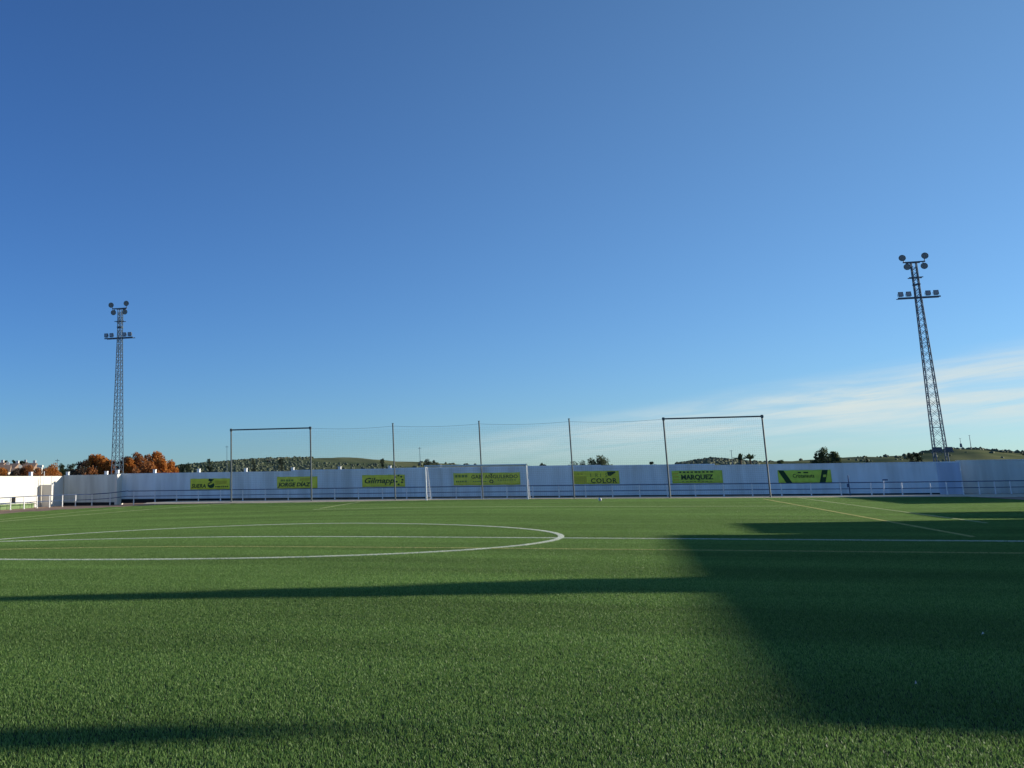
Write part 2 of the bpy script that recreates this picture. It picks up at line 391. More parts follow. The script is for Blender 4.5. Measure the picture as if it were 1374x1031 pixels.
cr = t.nodes.new('ShaderNodeValToRGB'); cr.color_ramp.elements[0].position = 0.35; cr.color_ramp.elements[0].color = (0.105, 0.135, 0.065, 1)
cr.color_ramp.elements[1].position = 0.65; cr.color_ramp.elements[1].color = (0.24, 0.235, 0.115, 1)
t.links.new(n.outputs[0], cr.inputs[0]); t.links.new(cr.outputs[0], b.inputs['Base Color'])
hills = np_mesh('hills', V, np.stack([i, i+nx, i+nx+1, i+1], -1).reshape(-1), 4, m_hill)
hills.data.polygons.foreach_set('use_smooth', [True]*len(hills.data.polygons)); tag(hills, kind='structure')
# earth track climbing the left hill
mb = MB(); prev = None; V = []
for k, (u, v, r) in enumerate([(361, 628, 470), (372, 624.5, 500), (381, 620.5, 535), (388, 617.5, 575), (391, 617, 600)]):
    a0 = math.atan2(*(far_point(u, v, r)-CAM)[:2]); w = [0.0022, 0.0020, 0.0016, 0.0011, 0.0006][k]
    for s in (-1, 1):
        aa = a0+s*w; V.append((CAM[0]+math.sin(aa)*r, CAM[1]+math.cos(aa)*r, float(hill_z(aa, r))+0.35))
    for s in (1, -1):
        aa = a0+s*w; V.append((CAM[0]+math.sin(aa)*r, CAM[1]+math.cos(aa)*r, float(hill_z(aa, r))-1.0))
mb.v = V
for k in range(4):
    for j in range(4): mb.f.append((4*k+j, 4*k+(j+1) % 4, 4*k+4+(j+1) % 4, 4*k+4+j))
tag(mb.build('hill_track', mat('tan_track', (0.34, 0.28, 0.18), 0.95, 0.1, 0.2)), kind='structure')

# ================================================================== BOUNDARY WALLS
m_wallb = mat('painted_wall', (0.75, 0.82, 0.86), 0.85, 0.10, 1.6, bump=0.25, bscale=25, stains=0.45, streak=True)
m_wallg = mat('grey_render', (0.66, 0.69, 0.64), 0.9, 0.14, 1.4, bump=0.3, bscale=25, stains=0.45, streak=True)
m_wallw = mat('whitewash', (0.72, 0.69, 0.62), 0.85, 0.05, 1.5, bump=0.15, bscale=20, stains=0.12, streak=True)
m_plinth = mat('dark_plinth', (0.02, 0.022, 0.026), 0.9, 0.3, 2.0)
m_cap = mat('white_cap', (0.82, 0.82, 0.8), 0.8, 0.05, 4.0)
def wall(name, a, b, z0, z1, th, m_body, label, course=True, cap=0.0, plinth=True):
    """a -> b is the pitch-side foot of the wall; thickness goes away from the pitch (left of a->b)"""
    a = Vector((a[0], a[1])); b = Vector((b[0], b[1])); d = (b-a); Ln = d.length; ang = math.atan2(d.y, d.x)
    root = empty(name, (a.x, a.y, z0), ang); hgt = z1-z0
    tag(root, label, 'wall')
    top = hgt-0.42 if course else hgt
    mb = MB(); mb.box((Ln/2, th/2, top/2), (Ln, th, top)); mb.build('wall_body', m_body, root)
    if course:
        mb = MB(); mb.box((Ln/2, th/2, top+0.17), (Ln, th+0.05, 0.34)); mb.build('upper_course', m_body, root)
        mb = MB(); mb.box((Ln/2, th/2, top+0.38), (Ln+0.02, th+0.12, 0.08)); mb.build('coping', m_body, root)
    if plinth:
        mb = MB(); mb.box((Ln/2, -0.012, 0.18), (Ln, 0.03, 0.36)); mb.build('plinth', m_plinth, root)
    return root
XL, XR = -32.9, 34.1
wmain = wall('boundary_wall', (XL, wally(XL)), (XR, wally(XR)), -0.25, 2.36, 0.22, m_wallb, 'long bluish white wall behind the goal with seven banners on it')
# raised the middle a little: low capping course that follows the crown of the ground
mb = MB(); mb.box((33.2, 0.11, 2.655), (34.0, 0.2, 0.09)); mb.build('raised_coping', m_wallb, wmain)
mb = MB(); mb.box((33.2, 0.11, 2.725), (17.0, 0.18, 0.05)); mb.build('raised_coping', m_wallb, wmain)
mb = MB(); mb.box((66.2, -0.03, 1.28), (1.5, 0.06, 2.5)); mb.build('pilaster', mat('pilaster_paint', (0.52, 0.59, 0.72), 0.85, 0.1, 1.5, stains=0.3, streak=True), wmain)
capm = None
for x in (-29.71, -25.5, -21.12, -16.85, -12.68, -8.35, -4.14):
    lx = (x-XL)/math.cos(math.atan(0.033))
    mb = MB(); mb.box((lx, 0.20, 2.61+0.13), (0.24, 0.24, 0.30)); mb.box((lx, 0.20, 2.61+0.30), (0.28, 0.28, 0.05)); mb.build('wall_cap', m_cap, wmain)
# wall standing forward on the left, and its return
wgl = wall('side_wall', (-38.1, 57.85), (-32.95, 57.95), -0.5, 2.28, 0.25, m_wallg, 'grey rendered wall left of the long wall, in shade', plinth=True)
mb = MB(); mb.box((5.18, 0.62, 1.42), (0.24, 1.3, 2.78)); mb.build('wall_return', m_wallw, wgl)
for lx, dz in ((0.25, 0.0), (4.1, 0.0), (5.2, 0.10)):
    mb = MB(); mb.box((lx, 0.2, 2.78+0.12+dz), (0.26, 0.26, 0.28)); mb.box((lx, 0.2, 2.78+0.28+dz), (0.30, 0.30, 0.05)); mb.build('wall_cap', m_cap, wgl)
# sunlit wall along the left touchline
wl = wall('left_wall', (-38.2, 20.0), (-38.2, 58.1), -0.7, 2.2, 0.25, m_wallw, 'whitewashed sunlit wall along the left side of the pitch', course=False, plinth=False)
for ly, hh in ((27.2, 0.22), (32.4, 0.36)):
    mb = MB(); mb.box((ly, 0.12, 2.9+hh/2), (0.26, 0.26, hh)); mb.build('wall_cap', m_cap, wl)
mb = MB(); mb.box((29.6, -0.01, 0.95), (0.55, 0.06, 0.42)); mb.build('vent_opening', mat('black_hole', (0.01, 0.01, 0.012), 0.9, 0.1), wl)
# low pier in front of it
pr = empty('wall_pier', (-37.55, 54.0, -0.5)); tag(pr, 'low pier standing out from the sunlit left wall near its corner', 'pier')
mb = MB(); mb.box((0, 0, 0.95), (0.95, 0.3, 1.9)); mb.build('pier_block', m_wallw, pr)
mb = MB(); mb.box((0, 0, 1.93), (1.02, 0.36, 0.06)); mb.build('pier_cap', m_cap, pr)
for dx, hh in ((-0.38, 1.15), (0.36, 0.75)):
    mb = MB(); mb.tube((dx, 0, 1.96), (dx, 0, 1.96+hh), 0.035, 0.03, 6); mb.build('pipe', m_cap, pr)
# low grassy step at the foot of the left wall
m_step = mat('mossy_step', (0.17, 0.25, 0.11), 0.95, 0.25, 3.0, bump=0.6, bscale=20)
st = MB(); pl = [(-37.95, 30.0), (-36.75, 30.0), (-36.85, 49.6), (-37.0, 50.9), (-37.95, 51.2)]; st.prism(pl, -0.62, -0.06)
tag(st.build('mossy_step', m_step), 'low mossy green step at the foot of the sunlit left wall', 'step')
# wall set back on the right
wall('side_wall', (34.25, 62.5), (47.0, 62.9), -0.35, 2.46, 0.25, m_wallg, 'grey wall set back at the right end of the long wall')

# ================================================================== BANNERS
m_ban = mat('banner_vinyl', (0.80, 0.76, 0.07), 0.6, 0.14, 2.5, bump=0.15, bscale=9)
m_ban2 = mat('banner_vinyl_fresh', (0.60, 0.74, 0.09), 0.6, 0.14, 2.5, bump=0.15, bscale=9)
m_ink = mat('dark_green_ink', (0.015, 0.06, 0.02), 0.6, 0.1)
m_ink2 = mat('soft_green_ink', (0.17, 0.26, 0.04), 0.6, 0.1)
m_brown = mat('ochre_ink', (0.62, 0.55, 0.05), 0.6, 0.1)
def text(parent, body, x, z, size, material, shear=0.0, bold=0.0, spacing=1.0, width=None):
    c = bpy.data.curves.new('lettering', 'FONT'); c.body = body; c.size = size; c.shear = shear; c.offset = bold; c.space_character = spacing
    c.align_x = 'LEFT'; c.extrude = 0.003; c.resolution_u = 2
    tmp = bpy.data.objects.new('lettering', c); COL.objects.link(tmp)
    dg = bpy.context.evaluated_depsgraph_get(); me = bpy.data.meshes.new_from_object(tmp.evaluated_get(dg))
    COL.objects.unlink(tmp); bpy.data.objects.remove(tmp); bpy.data.curves.remove(c)
    me.materials.clear(); me.materials.append(material)
    o = bpy.data.objects.new('lettering', me); COL.objects.link(o); o.parent = parent
    xsz = max(v.co.x for v in me.vertices)-min(v.co.x for v in me.vertices)
    o.rotation_euler = (math.pi/2, 0, 0); o.location = (x, -0.016, z)
    if width: o.scale = (width/xsz, 1, 1)
    return o
def flat(parent, name, poly, material, y=-0.018):
    """flat printed shape on the banner (x, z outline)"""
    mb = MB(); n = len(poly)
    mb.v = [(x, y, z) for x, z in poly]+[(x, y+0.006, z) for x, z in poly]
    mb.f = [tuple(range(n)), tuple(range(2*n-1, n-1, -1))]+[((i+1) % n, i, n+i, n+(i+1) % n) for i in range(n)]
    return mb.build(name, material, parent)
def bars(parent, x0, x1, z, h, material, n=6):
    r = random.Random(int(x0*100+z*31)); x = x0; w = (x1-x0)/n
    for k in range(n):
        ww = w*r.uniform(0.55, 0.85); flat(parent, 'small_print', [(x, z), (x+ww, z), (x+ww, z+h), (x, z+h)], material, -0.012); x += w
def disc(cx, cz, rx, rz, n=14, a0=0.0, a1=2*math.pi):
    return [(cx+rx*math.cos(a0+(a1-a0)*i/n), cz+rz*math.sin(a0+(a1-a0)*i/n)) for i in range(n)]
def banner(x0, x1, z0, z1, label, material):
    a = math.atan(0.033); ln = (x1-x0)
    root = empty('banner', (x0, wally(x0)-0.03, z0), a); tag(root, label, 'banner', 'banners on the long wall')
    # slightly slack sheet with eyelet hems
    nxs, nzs = 25, 7; V = []; hh = z1-z0; rs = random.Random(int(x0*10))
    ph = rs.uniform(0, 6)
    for j in range(nzs):
        for i in range(nxs):
            s, t = i/(nxs-1), j/(nzs-1)
            sag = -0.02*math.sin(math.pi*s*4+ph)**2*(1 if j in (0, nzs-1) else 0)
            V.append((s*ln, -0.004-0.004*math.sin(s*21+ph)*math.sin(t*3), t*hh+sag))
    nv = len(V); V2 = V+[(x, y+0.012, z) for x, y, z in V]; Fq = []
    for j in range(nzs-1):
        for i in range(nxs-1):
            q = j*nxs+i; Fq.append((q, q+1, q+nxs+1, q+nxs)); Fq.append((nv+q, nv+q+nxs, nv+q+nxs+1, nv+q+1))
    edge = list(range(nxs))+[j*nxs+nxs-1 for j in range(1, nzs)]+[(nzs-1)*nxs+i for i in range(nxs-2, -1, -1)]+[j*nxs for j in range(nzs-2, 0, -1)]
    for k in range(len(edge)):
        p, q = edge[k], edge[(k+1) % len(edge)]; Fq.append((q, p, nv+p, nv+q))
    mb = MB(); mb.v = V2; mb.f = Fq; mb.build('banner_sheet', material, root, smooth=True)
    return root, ln, hh
b1, ln, hh = banner(-26.2, -22.5, 0.89, 1.83, 'leftmost banner on the long wall, with a dark leaf emblem in its middle', m_ban)
text(b1, 'SUERA', 0.1, 0.14, 0.46, m_ink, 0.2, 0.012, 1.0, 1.35)
flat(b1, 'emblem', disc(1.95, 0.36, 0.32, 0.26), m_ink)
flat(b1, 'emblem', [(1.95, 0.62), (2.25, 0.86), (1.75, 0.92), (1.7, 0.74)], m_ink)
flat(b1, 'emblem', [(1.7, 0.42), (2.2, 0.66), (2.25, 0.55), (1.85, 0.36)], m_ban, -0.026)
bars(b1, 2.35, 3.6, 0.16, 0.12, m_ink, 7); flat(b1, 'printed_patch', [(2.35, 0.35), (3.4, 0.48), (3.4, 0.72), (2.35, 0.75)], m_brown)
b2, ln, hh = banner(-18.2, -14.6, 0.91, 1.89, 'banner with slanted dark lettering, second from the left on the long wall', m_ban)
text(b2, 'JORGE DÍAZ', 0.12, 0.16, 0.44, m_ink, 0.25, 0.016, 1.0, 2.95)
bars(b2, 0.35, 1.5, 0.58, 0.16, m_ink2, 5); flat(b2, 'printed_patch', [(2.0, 0.62), (2.9, 0.62), (3.0, 0.86), (2.1, 0.86)], m_brown)
b3, ln, hh = banner(-10.7, -7.05, 0.96, 1.95, 'banner with slanted word and dotted flower, left of the goal', m_ban)
text(b3, 'Gilmapp', 0.12, 0.30, 0.62, m_ink, 0.3, 0.014, 1.0, 2.55)
for k, (ex, ez) in enumerate([(2.85, .78), (3.1, .9), (3.35, .8), (3.45, .55), (3.4, .35), (3.1, .18), (2.95, .4)]):
    flat(b3, 'emblem', disc(ex, ez, 0.10, 0.075, 8), m_ink)
b4, ln, hh = banner(-3.0, 2.4, 1.02, 2.0, 'widest banner, hanging behind the goal mouth', m_ban)
text(b4, 'GABI ANGULERDO', 1.45, 0.52, 0.40, m_ink, 0.0, 0.004, 1.0, 3.75)
bars(b4, 0.15, 1.2, 0.62, 0.2, m_ink2, 4); bars(b4, 0.2, 1.1, 0.22, 0.14, m_ink2, 6); bars(b4, 1.6, 2.7, 0.24, 0.08, m_ink2, 8); bars(b4, 3.6, 5.1, 0.34, 0.06, m_ink2, 8)
ring = disc(3.08, 0.27, 0.17, 0.15, 16); flat(b4, 'emblem', ring, m_ink); flat(b4, 'emblem', disc(3.08, 0.27, 0.09, 0.08, 12), m_ban, -0.026)
flat(b4, 'emblem', [(2.98, .95), (3.08, .72), (3.22, .95), (3.16, .95), (3.08, .82), (3.03, .95)], m_ink, -0.026)
b5, ln, hh = banner(6.5, 10.1, 1.02, 2.03, 'banner with two stacked words on its right half, right of the goal', m_ban)
for k_, ch_ in enumerate('IRIS'): text(b5, ch_, 1.38+0.38*k_, 0.52, 0.42, m_ink2)
text(b5, 'COLOR', 1.40, 0.06, 0.52, m_ink, 0.0, 0.012, 1.1, 2.0)
flat(b5, 'emblem', [(2.75, .62), (2.95, .60), (3.35, .86), (3.3, .95), (2.7, .93)], m_ink, -0.022); bars(b5, 0.4, 0.9, 0.70, 0.16, m_brown, 2)
flat(b5, 'printed_patch', [(0.1, 0.08), (1.1, 0.08), (1.1, 0.6), (0.1, 0.6)], m_brown, -0.012)
b6, ln, hh = banner(14.05, 17.75, 1.0, 1.97, 'banner with one bold upright word, between the last two net posts', m_ban2)
text(b6, 'MARQUEZ', 0.66, 0.28, 0.5, m_ink, 0.0, 0.02, 1.0, 2.35)
bars(b6, 0.55, 3.1, 0.78, 0.11, m_ink, 9); bars(b6, 0.7, 3.0, 0.09, 0.06, m_ink2, 8)
for k in range(3): flat(b6, 'printed_patch', [(0.06, 0.2+k*.24), (0.5, 0.2+k*.24), (0.5, 0.3+k*.24), (0.06, 0.3+k*.24)], m_brown)
b7, ln, hh = banner(21.7, 25.4, 0.92, 1.89, 'rightmost banner, with a dark slanted band at each end', m_ban2)
flat(b7, 'slanted_band', [(0.03, 0.95), (0.42, 0.95), (0.95, 0.02), (0.52, 0.02)], m_ink); flat(b7, 'slanted_band', [(3.10, 0.95), (3.5, 0.95), (3.25, 0.02), (2.85, 0.02)], m_ink)
flat(b7, 'emblem', [(3.12, .42), (3.3, .42), (3.36, .6), (3.16, .6)], m_ban2, -0.028)
text(b7, 'Cristanauta', 1.02, 0.40, 0.40, m_ink, 0.0, 0.004, 1.0, 1.5); bars(b7, 1.4, 2.2, 0.73, 0.09, m_ink, 2)

# ================================================================== RAILING
m_rail = mat('blue_rail_paint', (0.035, 0.07, 0.16), 0.45, 0.15, 6.0, spec=0.4)
m_post = mat('galvanised_post', (0.78, 0.79, 0.80), 0.55, 0.15, 6.0, metal=0.3)
def railing(name, pts, hgt, label, zbase, post_at, root_loc):
    root = empty(name, root_loc); tag(root, label, 'railing'); o = Vector(root_loc)
    zb = lambda p: zbase(p[0], p[1])
    for hz, r in ((hgt, 0.032), (hgt*0.52, 0.026)):
        mb = MB(); mb.path([Vector((p[0], p[1], zb(p)+hz))-o for p in pts], r, 8); mb.build('rail', m_rail, root)
    pm_ = None
    for p in post_at:
        if pm_ is None:
            mb = MB(); mb.tube((0, 0, -0.25), (0, 0, hgt-0.02), 0.044, 0.044, 8); mb.box((0, 0, 0.012), (0.14, 0.14, 0.02)); q = mb.build('post', m_post, root); pm_ = q.data
        else:
            q = bpy.data.objects.new('post', pm_); COL.objects.link(q); q.parent = root
        q.location = Vector((p[0], p[1], zb(p)))-o
    return root
fx = np.arange(-30.46, 30.2, 2.0)
def railz(x, y): return 0.10 if y > 56 and -31.2 < x < 36 else gz(x, y)
main_pts = [(x, raily(x)) for x in np.linspace(-31.0, 30.3, 32)]
railing('pitch_railing', main_pts, 0.92, 'straight blue railing on pale posts in front of the long wall', lambda x, y: float(apron_z(x, y)), [(x, raily(x)) for x in fx], (0, raily(0), 0.1))
curve = [(-31.0, 56.48), (-32.6, 56.2), (-34.0, 55.5), (-35.0, 54.4), (-35.5, 53.0)]+[(-35.6, y) for y in np.arange(51, 25, -2.0)]
def lz(x, y): return float(apron_z(x, y))*float(sst(-33.5, -31.0, x))+gz(x, y)*(1-float(sst(-33.5, -31.0, x)))
railing('pitch_railing', curve, 0.95, 'railing curving round the far left corner in front of the sunlit wall', lz, [(-32.6, 56.2), (-34.0, 55.5), (-35.0, 54.4), (-35.5, 53.0)]+[(-35.6, y) for y in np.arange(51, 25, -2.0)], (-35.5, 53, gz(-35.5, 53)))
back = [(30.3, raily(30.3))]+[(30.3+1.12*k, raily(30.3)+0.28*k+0.02*k*k) for k in range(1, 10)]
railing('pitch_railing', back, 0.92, 'railing turning away past the right end of the long wall', lambda x, y: float(apron_z(x, y)), back[1:], (31.4, 58.8, 0.0))
# gate posts with padlock boxes in the right part of the railing
for px_, lab in ((26.1, 'dark gate post left of the railing gate near the right corner'), (28.3, 'pale slanting gate post in the railing near the right corner')):
    e = empty('gate_post', (px_, raily(px_)-0.08, 0.0)); tag(e, lab, 'post')
    mb = MB(); mb.tube((0, 0, -0.1), (0.10 if px_ > 27 else 0.0, 0, 1.12 if px_ > 27 else 1.45), 0.035, 0.03, 8); mb.build('upright', m_post if px_ > 27 else m_rail, e)
    mb = MB(); mb.box((-0.06 if px_ < 27 else 0.2, -0.02, 0.72 if px_ < 27 else 1.1), (0.16, 0.08, 0.26) if px_ < 27 else (0.34, 0.06, 0.09)); mb.build('latch', m_rail, e)

# ================================================================== BALL-STOP NET
m_pole = mat('galvanised_pole', (0.13, 0.15, 0.15), 0.5, 0.12, 5.0, metal=0.3)
m_net = mat('net_cord', (0.16, 0.20, 0.18), 0.8, 0.1, 3.0)
m_netw = mat('white_net_cord', (0.62, 0.63, 0.62), 0.8, 0.1, 3.0)
P0 = (0.168, 53.37); wa = R(1.898)
bs = empty('ball_stop_net', (P0[0], P0[1], 0.0), wa); tag(bs, 'tall ball stop net on seven posts behind the goal', 'net')
SP, HP = 6.712, 5.74
for k in range(7):
    x = (k-3)*SP; zt = HP+(0.02 if k in (0, 1, 5, 6) else 0.12)
    mb = MB(); mb.tube((x, 0, -0.5), (x, 0, zt), 0.062 if k in (0, 1, 5, 6) else 0.052, None, 10); mb.box((x, 0, zt+0.01), (0.15, 0.15, 0.03)); mb.build('post', m_pole, bs, smooth=False)
for k in (0, 5):
    x = (k-3)*SP
    mb = MB(); mb.tube((x-0.1, 0, HP-0.06), (x+SP+0.1, 0, HP-0.06), 0.055, None, 10); mb.build('crossbar', m_pole, bs)
    for xx in (x, x+SP):
        mb = MB(); mb.box((xx, 0, HP-0.08), (0.16, 0.16, 0.2)); mb.build('bracket', m_pole, bs)
def topz(x):
    s = (x/SP+3) % 1.0; k = int(x/SP+3)
    return HP-0.06-(0.0 if k in (0, 5) else 0.12*4*s*(1-s))-0.02
mb = MB(); cx = np.linspace(-2*SP, 2*SP, 81); mb.path([(x, 0, topz(x)) for x in cx], 0.008, 5); mb.build('top_cable', m_pole, bs)
mb = MB(); step = 0.14
for x in np.arange(-3*SP+0.07, 3*SP, step):
    mb.tube((x, 0.05, -0.02), (x, 0.05, topz(x)), 0.0026, None, 3, False)
xsn = np.linspace(-3*SP, 3*SP, 121)
for z in np.arange(0.05, HP-0.25, step):
    mb.path([(x, 0.05, z-0.0) for x in (-3*SP, 0, 3*SP)], 0.0026, 3)
nt_ = mb.build('netting', m_net, bs); nt_['kind'] = 'stuff'

# ================================================================== GOAL
m_goal = mat('goal_white', (0.78, 0.79, 0.78), 0.4, 0.04, 4.0, spec=0.5)
GY = 51.02
gl = empty('football_goal', (0, GY, gz(0, GY))); tag(gl, 'white football goal with net in front of the widest banner', 'goal')
for s in (-1, 1):
    mb = MB(); mb.tube((s*3.72, 0, -0.05), (s*3.72, 0, 2.5), 0.06, None, 12); mb.build('post', m_goal, gl)
    mb = MB(); mb.path([(s*3.72, 0.05, 2.42), (s*3.72, 0.9, 2.40), (s*3.72, 1.9, 0.06)], 0.02, 8); mb.build('net_support', m_post, gl)
mb = MB(); mb.tube((-3.78, 0, 2.5), (3.78, 0, 2.5), 0.06, None, 12); mb.build('crossbar', m_goal, gl)
mb = MB(); mb.tube((-3.72, 1.9, 0.05), (3.72, 1.9, 0.05), 0.02, None, 8); mb.build('ground_bar', m_post, gl)
mb = MB()
prof = [(0.05, 2.44), (0.9, 2.38), (1.9, 0.06)]
for x in np.arange(-3.72, 3.73, 0.124): mb.path([(x, y, z) for y, z in prof], 0.0015, 3)
for t_ in np.arange(0, 1.001, 0.042):
    Ltot = [0.85, 2.53]; d_ = t_*(sum(Ltot))
    if d_ < Ltot[0]: q = d_/Ltot[0]; y, z = 0.05+q*0.85, 2.44-0.06*q
    else: q = (d_-Ltot[0])/Ltot[1]; y, z = 0.9+q, 2.38-q*2.32
    mb.tube((-3.72, y, z), (3.72, y, z), 0.002, None, 3, False)
for s in (-1, 1):
    for z in np.arange(0.1, 2.4, 0.124):
        yb = 0.9+(2.38-z)/2.32; mb.tube((s*3.72, 0.0, z), (s*3.72, yb, z), 0.002, None, 3, False)
    for y in np.arange(0.1, 1.9, 0.124):
        zt = 2.4 if y < 0.9 else 2.38-(y-0.9)*2.32; mb.tube((s*3.72, y, 0), (s*3.72, y, zt), 0.002, None, 3, False)
gn = mb.build('goal_net', m_netw, gl); gn['kind'] = 'stuff'

# ball
bm = bmesh.new(); bmesh.ops.create_icosphere(bm, subdivisions=3, radius=0.11)
me = bpy.data.meshes.new('football'); bm.to_mesh(me); bm.free(); me.polygons.foreach_set('use_smooth', [True]*len(me.polygons))
ball = empty('football', (8.98, 43.2, gz(8.98, 43.2)+0.135)); tag(ball, 'small white football lying on the turf right of the goal', 'ball')
o = bpy.data.objects.new('ball_shell', me); me.materials.append(mat('ball_white', (0.8, 0.8, 0.78), 0.4, 0.05, 9)); COL.objects.link(o); o.parent = ball
m_blk = mat('ball_black', (0.02, 0.02, 0.02), 0.5, 0.1)
ph = (1+5**.5)/2
for vx in [(0, 1, ph), (0, -1, ph), (1, ph, 0), (-1, ph, 0), (ph, 0, -1), (-ph, 0, 1), (0, 1, -ph), (0, -1, -ph), (1, -ph, 0), (-1, -ph, 0), (ph, 0, 1), (-ph, 0, -1)]:
    d = Vector(vx).normalized(); a = d.orthogonal().normalized(); b_ = d.cross(a); mb = MB()
    mb.v = [tuple(d*0.1125)]+[tuple((d*0.105+a*math.cos(t)*0.036+b_*math.sin(t)*0.036).normalized()*0.1112) for t in np.linspace(0, 2*math.pi, 6)[:-1]]
    mb.f = [(0, 1+i, 1+(i+1) % 5) for i in range(5)]; mb.build('patch', m_blk, ball)

# ================================================================== FLOODLIGHT TOWERS
m_steel = mat('tower_steel', (0.10, 0.145, 0.19), 0.7, 0.15, 3.0, spec=0.15)
m_lampb = mat('lamp_housing', (0.07, 0.09, 0.115), 0.5, 0.15, 5.0)
m_lens = mat('lamp_glass', (0.20, 0.25, 0.30), 0.15, 0.05, 5.0, spec=0.8)
def tower(loc, label, boxes=False, face=-1.0):
    e = empty('floodlight_tower', loc); tag(e, label, 'floodlight', 'floodlight towers behind the corners')
    w0, w1, ht = 0.45, 0.18, 17.75
    hw = lambda z: w0+(w1-w0)*min(1, z/15.5)
    cs = [(-1, -1), (1, -1), (1, 1), (-1, 1)]
    for sx_, sy_ in cs:
        mb = MB(); zz = [0, 5, 10, 15.5, ht]
        for a, b in zip(zz[:-1], zz[1:]): mb.tube((sx_*hw(a), sy_*hw(a), a), (sx_*hw(b), sy_*hw(b), b), 0.040, None, 6)
        mb.build('leg', m_steel, e)
    levels = [0.0]
    while levels[-1] < ht-0.5: levels.append(min(ht, levels[-1]+1.7*hw(levels[-1])+0.12))
    for f_ in range(4):
        a, b = cs[f_], cs[(f_+1) % 4]; mb = MB()
        for z0, z1 in zip(levels[:-1], levels[1:]):
            p = lambda c, z: (c[0]*hw(z), c[1]*hw(z), z)
            mb.tube(p(a, z0), p(b, z1), 0.017, None, 4); mb.tube(p(b, z0), p(a, z1), 0.017, None, 4)
            if int(z0*3) % 4 == 0: mb.tube(p(a, z1), p(b, z1), 0.017, None, 4)
        mb.build('bracing', m_steel, e)
    mb = MB(); mb.box((0, -0.2, ht+0.02), (1.55, 0.09, 0.09)); mb.box((0, 0.2, ht+0.02), (1.0, 0.07, 0.07)); mb.build('top_crossbar', m_steel, e)
    mb = MB(); mb.box((0, -0.22, 16.55), (0.98, 0.06, 0.06)); mb.box((0, 0.22, 16.55), (0.98, 0.06, 0.06)); mb.build('crossbar', m_steel, e)
    mb = MB(); mb.box((0, -0.26, 14.95), (2.95, 0.10, 0.10)); mb.box((0, 0.26, 14.95), (2.95, 0.06, 0.06)); mb.build('lamp_arm', m_steel, e)
    tow = math.atan2(-loc[0], loc[1]-10)    # towards the pitch
    for (x, z) in ((-0.78, 18.15), (0.80, 18.22), (-0.52, 17.42), (0.66, 17.42)):
        l = empty('round_lamp', (x, -0.34, z)); l.parent = e
        mb = MB(); d = Vector((math.sin(tow)*0.6, -1, -0.28)).normalized(); c = Vector((0, 0, 0))
        ring = [(0.0, 0.09), (0.06, 0.17), (0.16, 0.225), (0.30, 0.25), (0.33, 0.25)]
        for (ta, ra_), (tb, rb_) in zip(ring[:-1], ring[1:]): mb.tube(c+d*ta, c+d*tb, ra_, rb_, 16, False)
        mb.tube(c-d*0.12, c+d*0.01, 0.07, 0.10, 10); mb.tube(c, (0-x*0.12, 0.12, ht+0.02-z), 0.03, None, 6)
        mb.build('lamp_housing', m_lampb, l, smooth=False)
        mb = MB(); mb.tube(c+d*0.315, c+d*0.325, 0.225, None, 16); mb.build('lens', m_lens, l)
    for x in (-1.27, -0.72, 0.62, 1.17):
        l = empty('square_lamp', (x, -0.30, 15.02)); l.parent = e
        tl = R(12); mb = MB()
        def bx(y0, y1, hw_, hh_):
            vs_ = []
            for yv, s in ((y0, 0.8), (y1, 1.0)):
                for px_, pz_ in ((-1, -1), (1, -1), (1, 1), (-1, 1)):
                    X, Z = px_*hw_*s, pz_*hh_*s; vs_.append((X, yv*math.cos(tl)+Z*math.sin(tl)*0, 0.26+Z+yv*math.sin(tl)))
            return vs_
        mb.add(bx(0.10, -0.12, 0.175, 0.17), [(0, 1, 2, 3), (7, 6, 5, 4), (0, 4, 5, 1), (1, 5, 6, 2), (2, 6, 7, 3), (3, 7, 4, 0)])
        mb.box((0, 0.02, 0.05), (0.30, 0.04, 0.05)); mb.box((-0.20, 0, 0.16), (0.02, 0.04, 0.24)); mb.box((0.20, 0, 0.16), (0.02, 0.04, 0.24))
        mb.build('lamp_housing', m_lampb, l)
        mb = MB(); mb.box((0, -0.125, 0.235), (0.28, 0.01, 0.27)); mb.build('lens', m_lens, l)
    mb = MB(); mb.box((0, 0, 16.0), (0.5, 0.5, 0.05)); mb.build('platform', m_steel, e)
    if boxes:
        for x, ww in ((-0.36, 0.62), (0.42, 0.46)):
            mb = MB(); mb.box((x, -0.74, 3.28), (ww, 0.26, 0.32)); mb.build('ballast_box', m_lampb, e)
        mb = MB(); mb.box((0, -0.62, 3.08), (1.5, 0.08, 0.08)); mb.build('crossbar', m_steel, e)
    return e
tower((-34.0, 60.3, -0.05), 'distant steel lattice floodlight tower beside the orange trees on the left')
tower((33.45, 63.3, 0.0), 'steel lattice floodlight tower on the right with two boxes near its foot', True)

